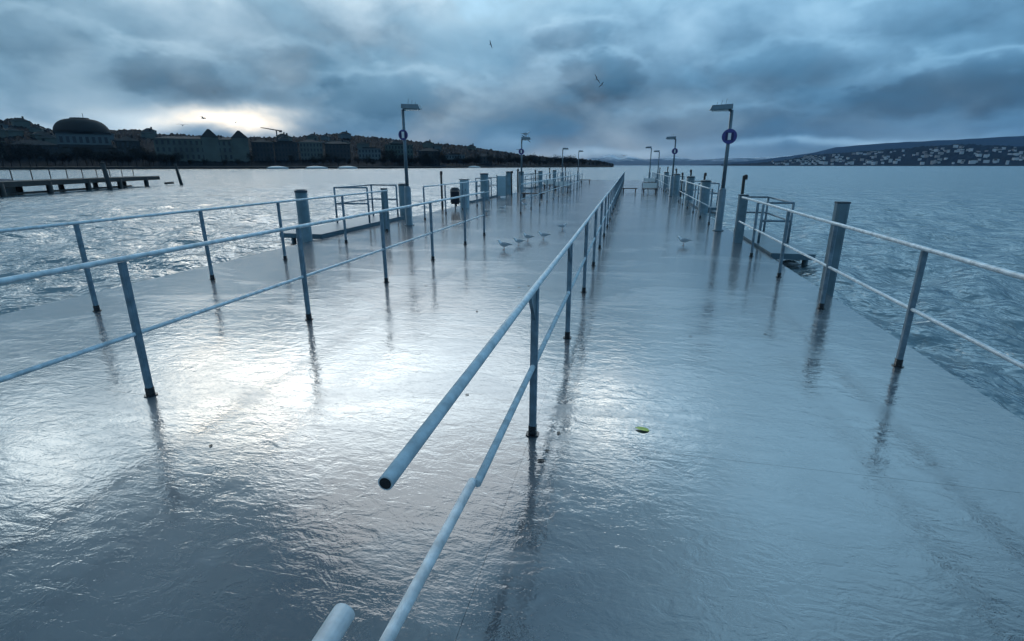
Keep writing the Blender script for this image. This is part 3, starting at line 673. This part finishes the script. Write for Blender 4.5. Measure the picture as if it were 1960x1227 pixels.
for k in range(26):
    a = rnd.choice([rnd.uniform(-57, -52.5), rnd.uniform(-37, -10), rnd.uniform(-57, -44)]); f_ = rnd.uniform(.45, .85)
    d = 345 + 290 * f_ / 1.0; D0 = d0L(a); d = D0 + (640 - D0) * f_; top = 1.75 + 640 * math.tan(R(float(np.interp(a, [q[0] for q in LEFT], [q[1] for q in LEFT]))))
    x, y = polar(a, d)
    block('hill_house', 'small house half hidden in the wooded hill behind the left shore', a, d, rnd.uniform(7, 11), rnd.uniform(5, 7), 8, M['stone' if k % 3 else 'stone_blue'], 2, 3, 'hip', 2.2, z0=WZ + f_ ** 1.15 * top - 1.0, cat='house', rz=-a + rnd.uniform(-25, 25), win=False, group='houses on the left hill')
# tower crane
x, y = polar(-35.9, 470); t = thing('tower_crane', 'tower crane on the skyline right of the palace', 'crane', (x, y, 6), R(36))
MB().box((0, 0, 11), (.9, .9, 22)).build('mast', M['crane'], t)
MB().poly([(-11, -.3, 23.9), (2.5, -.3, 21.6), (2.5, .3, 21.6), (-11, .3, 23.9), (-11, -.3, 24.4), (2.5, -.3, 22.5), (2.5, .3, 22.5), (-11, .3, 24.4)], [(3, 2, 1, 0), (4, 5, 6, 7), (0, 1, 5, 4), (1, 2, 6, 5), (2, 3, 7, 6), (3, 0, 4, 7)]).build('jib', M['crane'], t)
MB().box((3.0, 0, 21.7), (2.2, 1.2, 1.5)).build('counterweight', M['crane'], t)
x, y = polar(-11.4, 720); t = thing('mast_tower', 'lattice mast above the trees at the right end of the left shore', 'mast', (x, y, 4), 0)
MB().tube([(0, 0, 0), (0, 0, 23)], [.7, .25], 6).build('mast', M['crane'], t); MB().box((-3, 0, 18), (9, .4, .4)).build('cross_arm', M['crane'], t)

# ------------------------------------------------------------------ shore trees
def tree_meshes(seed, h, spread, conifer=False):
    r_ = random.Random(seed); tr = MB(); cr = MB()
    tr.tube([(0, 0, -.5), (r_.uniform(-.2, .2), 0, h * .3), (r_.uniform(-.3, .3), r_.uniform(-.3, .3), h * .62)], [.32, .24, .10], 7)
    if conifer:
        tr.tube([(0, 0, h * .5), (0, 0, h * .97)], [.15, .03], 5)
        for k in range(900):
            u = r_.random() ** .8; z = h * (.12 + .88 * u); rad = spread * (1 - u) ** .8 * (.55 + .45 * math.sin(u * 40) ** 2) * r_.random() ** .4; th = r_.uniform(0, 6.283)
            c = Vector((rad * math.cos(th), rad * math.sin(th), z - rad * .25)); s = r_.uniform(.25, .6)
            a = Vector((r_.gauss(0, 1), r_.gauss(0, 1), r_.gauss(0, .5))).normalized(); b_ = a.cross(Vector((r_.gauss(0, 1), r_.gauss(0, 1), r_.gauss(0, 1)))).normalized()
            cr.poly([c - a * s, c + b_ * s * .5, c + a * s], [(0, 1, 2)])
    else:
        tips = []
        for k in range(16):
            th = r_.uniform(0, 6.283); z0 = h * r_.uniform(.25, .6); rr_ = spread * r_.uniform(.4, .95)
            e = Vector((rr_ * math.cos(th), rr_ * math.sin(th), min(h, z0 + h * r_.uniform(.15, .42)))); mid = Vector((e.x * .5, e.y * .5, (z0 + e.z) / 2 + .3))
            tr.tube([(0, 0, z0), mid, e], [.11, .07, .03], 5, False); tips += [mid, e, (mid + e) / 2]
        for k in range(1300):
            c = r_.choice(tips) + Vector((r_.gauss(0, spread * .20), r_.gauss(0, spread * .20), r_.gauss(0, h * .085)))
            s = r_.uniform(.25, .7); a = Vector((r_.gauss(0, 1), r_.gauss(0, 1), r_.gauss(.3, .8))).normalized(); b_ = a.cross(Vector((r_.gauss(0, 1), r_.gauss(0, 1), r_.gauss(0, 1)))).normalized()
            cr.poly([c - a * s, c + b_ * s * .32, c + a * s], [(0, 1, 2)])
    return tr.mesh('trunk', M['bark']), cr.mesh('crown', M['conifer' if conifer else 'twig'])
TM = [tree_meshes(k, h, s) for k, (h, s) in enumerate([(11, 4.2), (9.5, 3.8), (12.5, 4.4), (8, 3.4)])] + [tree_meshes(9, 13, 2.6, True), tree_meshes(10, 10, 2.2, True)]
def tree(label, a, d, kind, sc, group):
    x, y = polar(a, d); t = thing('shore_tree', label, 'tree', (x, y, .7), rnd.uniform(0, 6.28), group); t.scale = (sc * rnd.uniform(.9, 1.15), sc * rnd.uniform(.9, 1.15), sc)
    link('trunk', TM[kind][0], t); link('crown', TM[kind][1], t)
a = -60.0
while a < -26:
    dens = .50 if a < -44.6 else (1.5 if a < -34 else .9)
    tree('bare dark tree in the row along the left shore' if a < -44.6 else 'bare dark tree standing before the palace and the blocks', a, d0L(a) + rnd.uniform(4, 26), rnd.choice([0, 1, 2, 3]), rnd.uniform(.75, 1.05) if a < -44.6 else rnd.uniform(.5, .85), 'trees in front of the domed hall' if a < -44.6 else 'trees before the palace and blocks'); a += dens * rnd.uniform(.6, 1.4)
a = -26.0
while a < -2.6:
    k = rnd.choice([0, 1, 2, 3, 0, 1, 2, 3, 5]) if a > -13 else rnd.choice([0, 1, 2, 3]); f_ = 1.0 if a < -4.5 else .6
    tree('dark tree on the low point at the right end of the left shore' if a > -13 else 'dark tree on the shore right of the left lamp post', a, d0L(a) + rnd.uniform(4, 34), k, f_ * (rnd.uniform(.55, 1.15) if a > -13 else rnd.uniform(.6, .95)), 'trees on the low point' if a > -13 else 'trees on the middle of the left shore'); a += .36 * rnd.uniform(.6, 1.4)

# ------------------------------------------------------------------ houses on the right shore
HM = []
for w, d, h, rh in ((16, 11, 8, 4.5), (12, 10, 7, 4), (24, 12, 11, 3.5), (14, 12, 13, 1.5)):
    for wm_ in ('house_wall', 'house_wall2'):
        b_ = MB().box((0, 0, h / 2 - 3), (w, d, h + 6))
        r2 = MB().poly([(-w / 2 - .5, -d / 2 - .5, h), (w / 2 + .5, -d / 2 - .5, h), (w / 2 + .5, d / 2 + .5, h), (-w / 2 - .5, d / 2 + .5, h), (-w / 2 - .5, 0, h + rh), (w / 2 + .5, 0, h + rh)], [(0, 1, 5, 4), (1, 2, 5), (2, 3, 4, 5), (3, 0, 4), (3, 2, 1, 0)])
        HM.append((b_.mesh('wall', M[wm_]), r2.mesh('roof', M['roof'])))
ra, re = [q[0] for q in RIGHT], [q[1] for q in RIGHT]
for k in range(330):
    a = rnd.uniform(16.0, 33.0) if k > 25 else rnd.uniform(13, 18); f_ = rnd.uniform(.06, .80); d = 2150 + 550 * f_; top = 1.75 + 2700 * math.tan(R(float(np.interp(a, ra, re))))
    if noise.noise((a * .9, f_ * 4, 1.3)) < -.18: continue
    x, y = polar(a, d); me = HM[rnd.randrange(len(HM))] if rnd.random() > .45 else HM[rnd.choice([0, 2, 4])]
    t = thing('hillside_house', 'small pale house scattered over the hillside across the lake on the right', 'house', (x, y, WZ + .4 + f_ ** 1.15 * top + 1.5), R(-a + rnd.uniform(-60, 60)), 'houses on the right hillside'); t.scale = (rnd.uniform(.35, .62), .6, rnd.uniform(.6, .9))
    link('wall', me[0], t); link('roof', me[1], t)

# ------------------------------------------------------------------ haze over the lake
hz_o = MB().box((0, 0, (560 + WZ - 7) / 2), (20400, 20400, 560 - WZ + 7)).build('haze', None)
m = bpy.data.materials.new('lake_haze'); m.use_nodes = True; t = m.node_tree; t.nodes.clear()
o = t.nodes.new('ShaderNodeOutputMaterial'); v = t.nodes.new('ShaderNodeVolumePrincipled')
v.inputs['Color'].default_value = (.28, .58, 1.0, 1); v.inputs['Density'].default_value = 4.6e-5; v.inputs['Anisotropy'].default_value = 0.0
t.links.new(v.outputs[0], o.inputs['Volume'])
hz_o.data.materials.clear(); hz_o.data.materials.append(m); tag(hz_o, 'thin evening haze over the whole lake', kind='stuff')
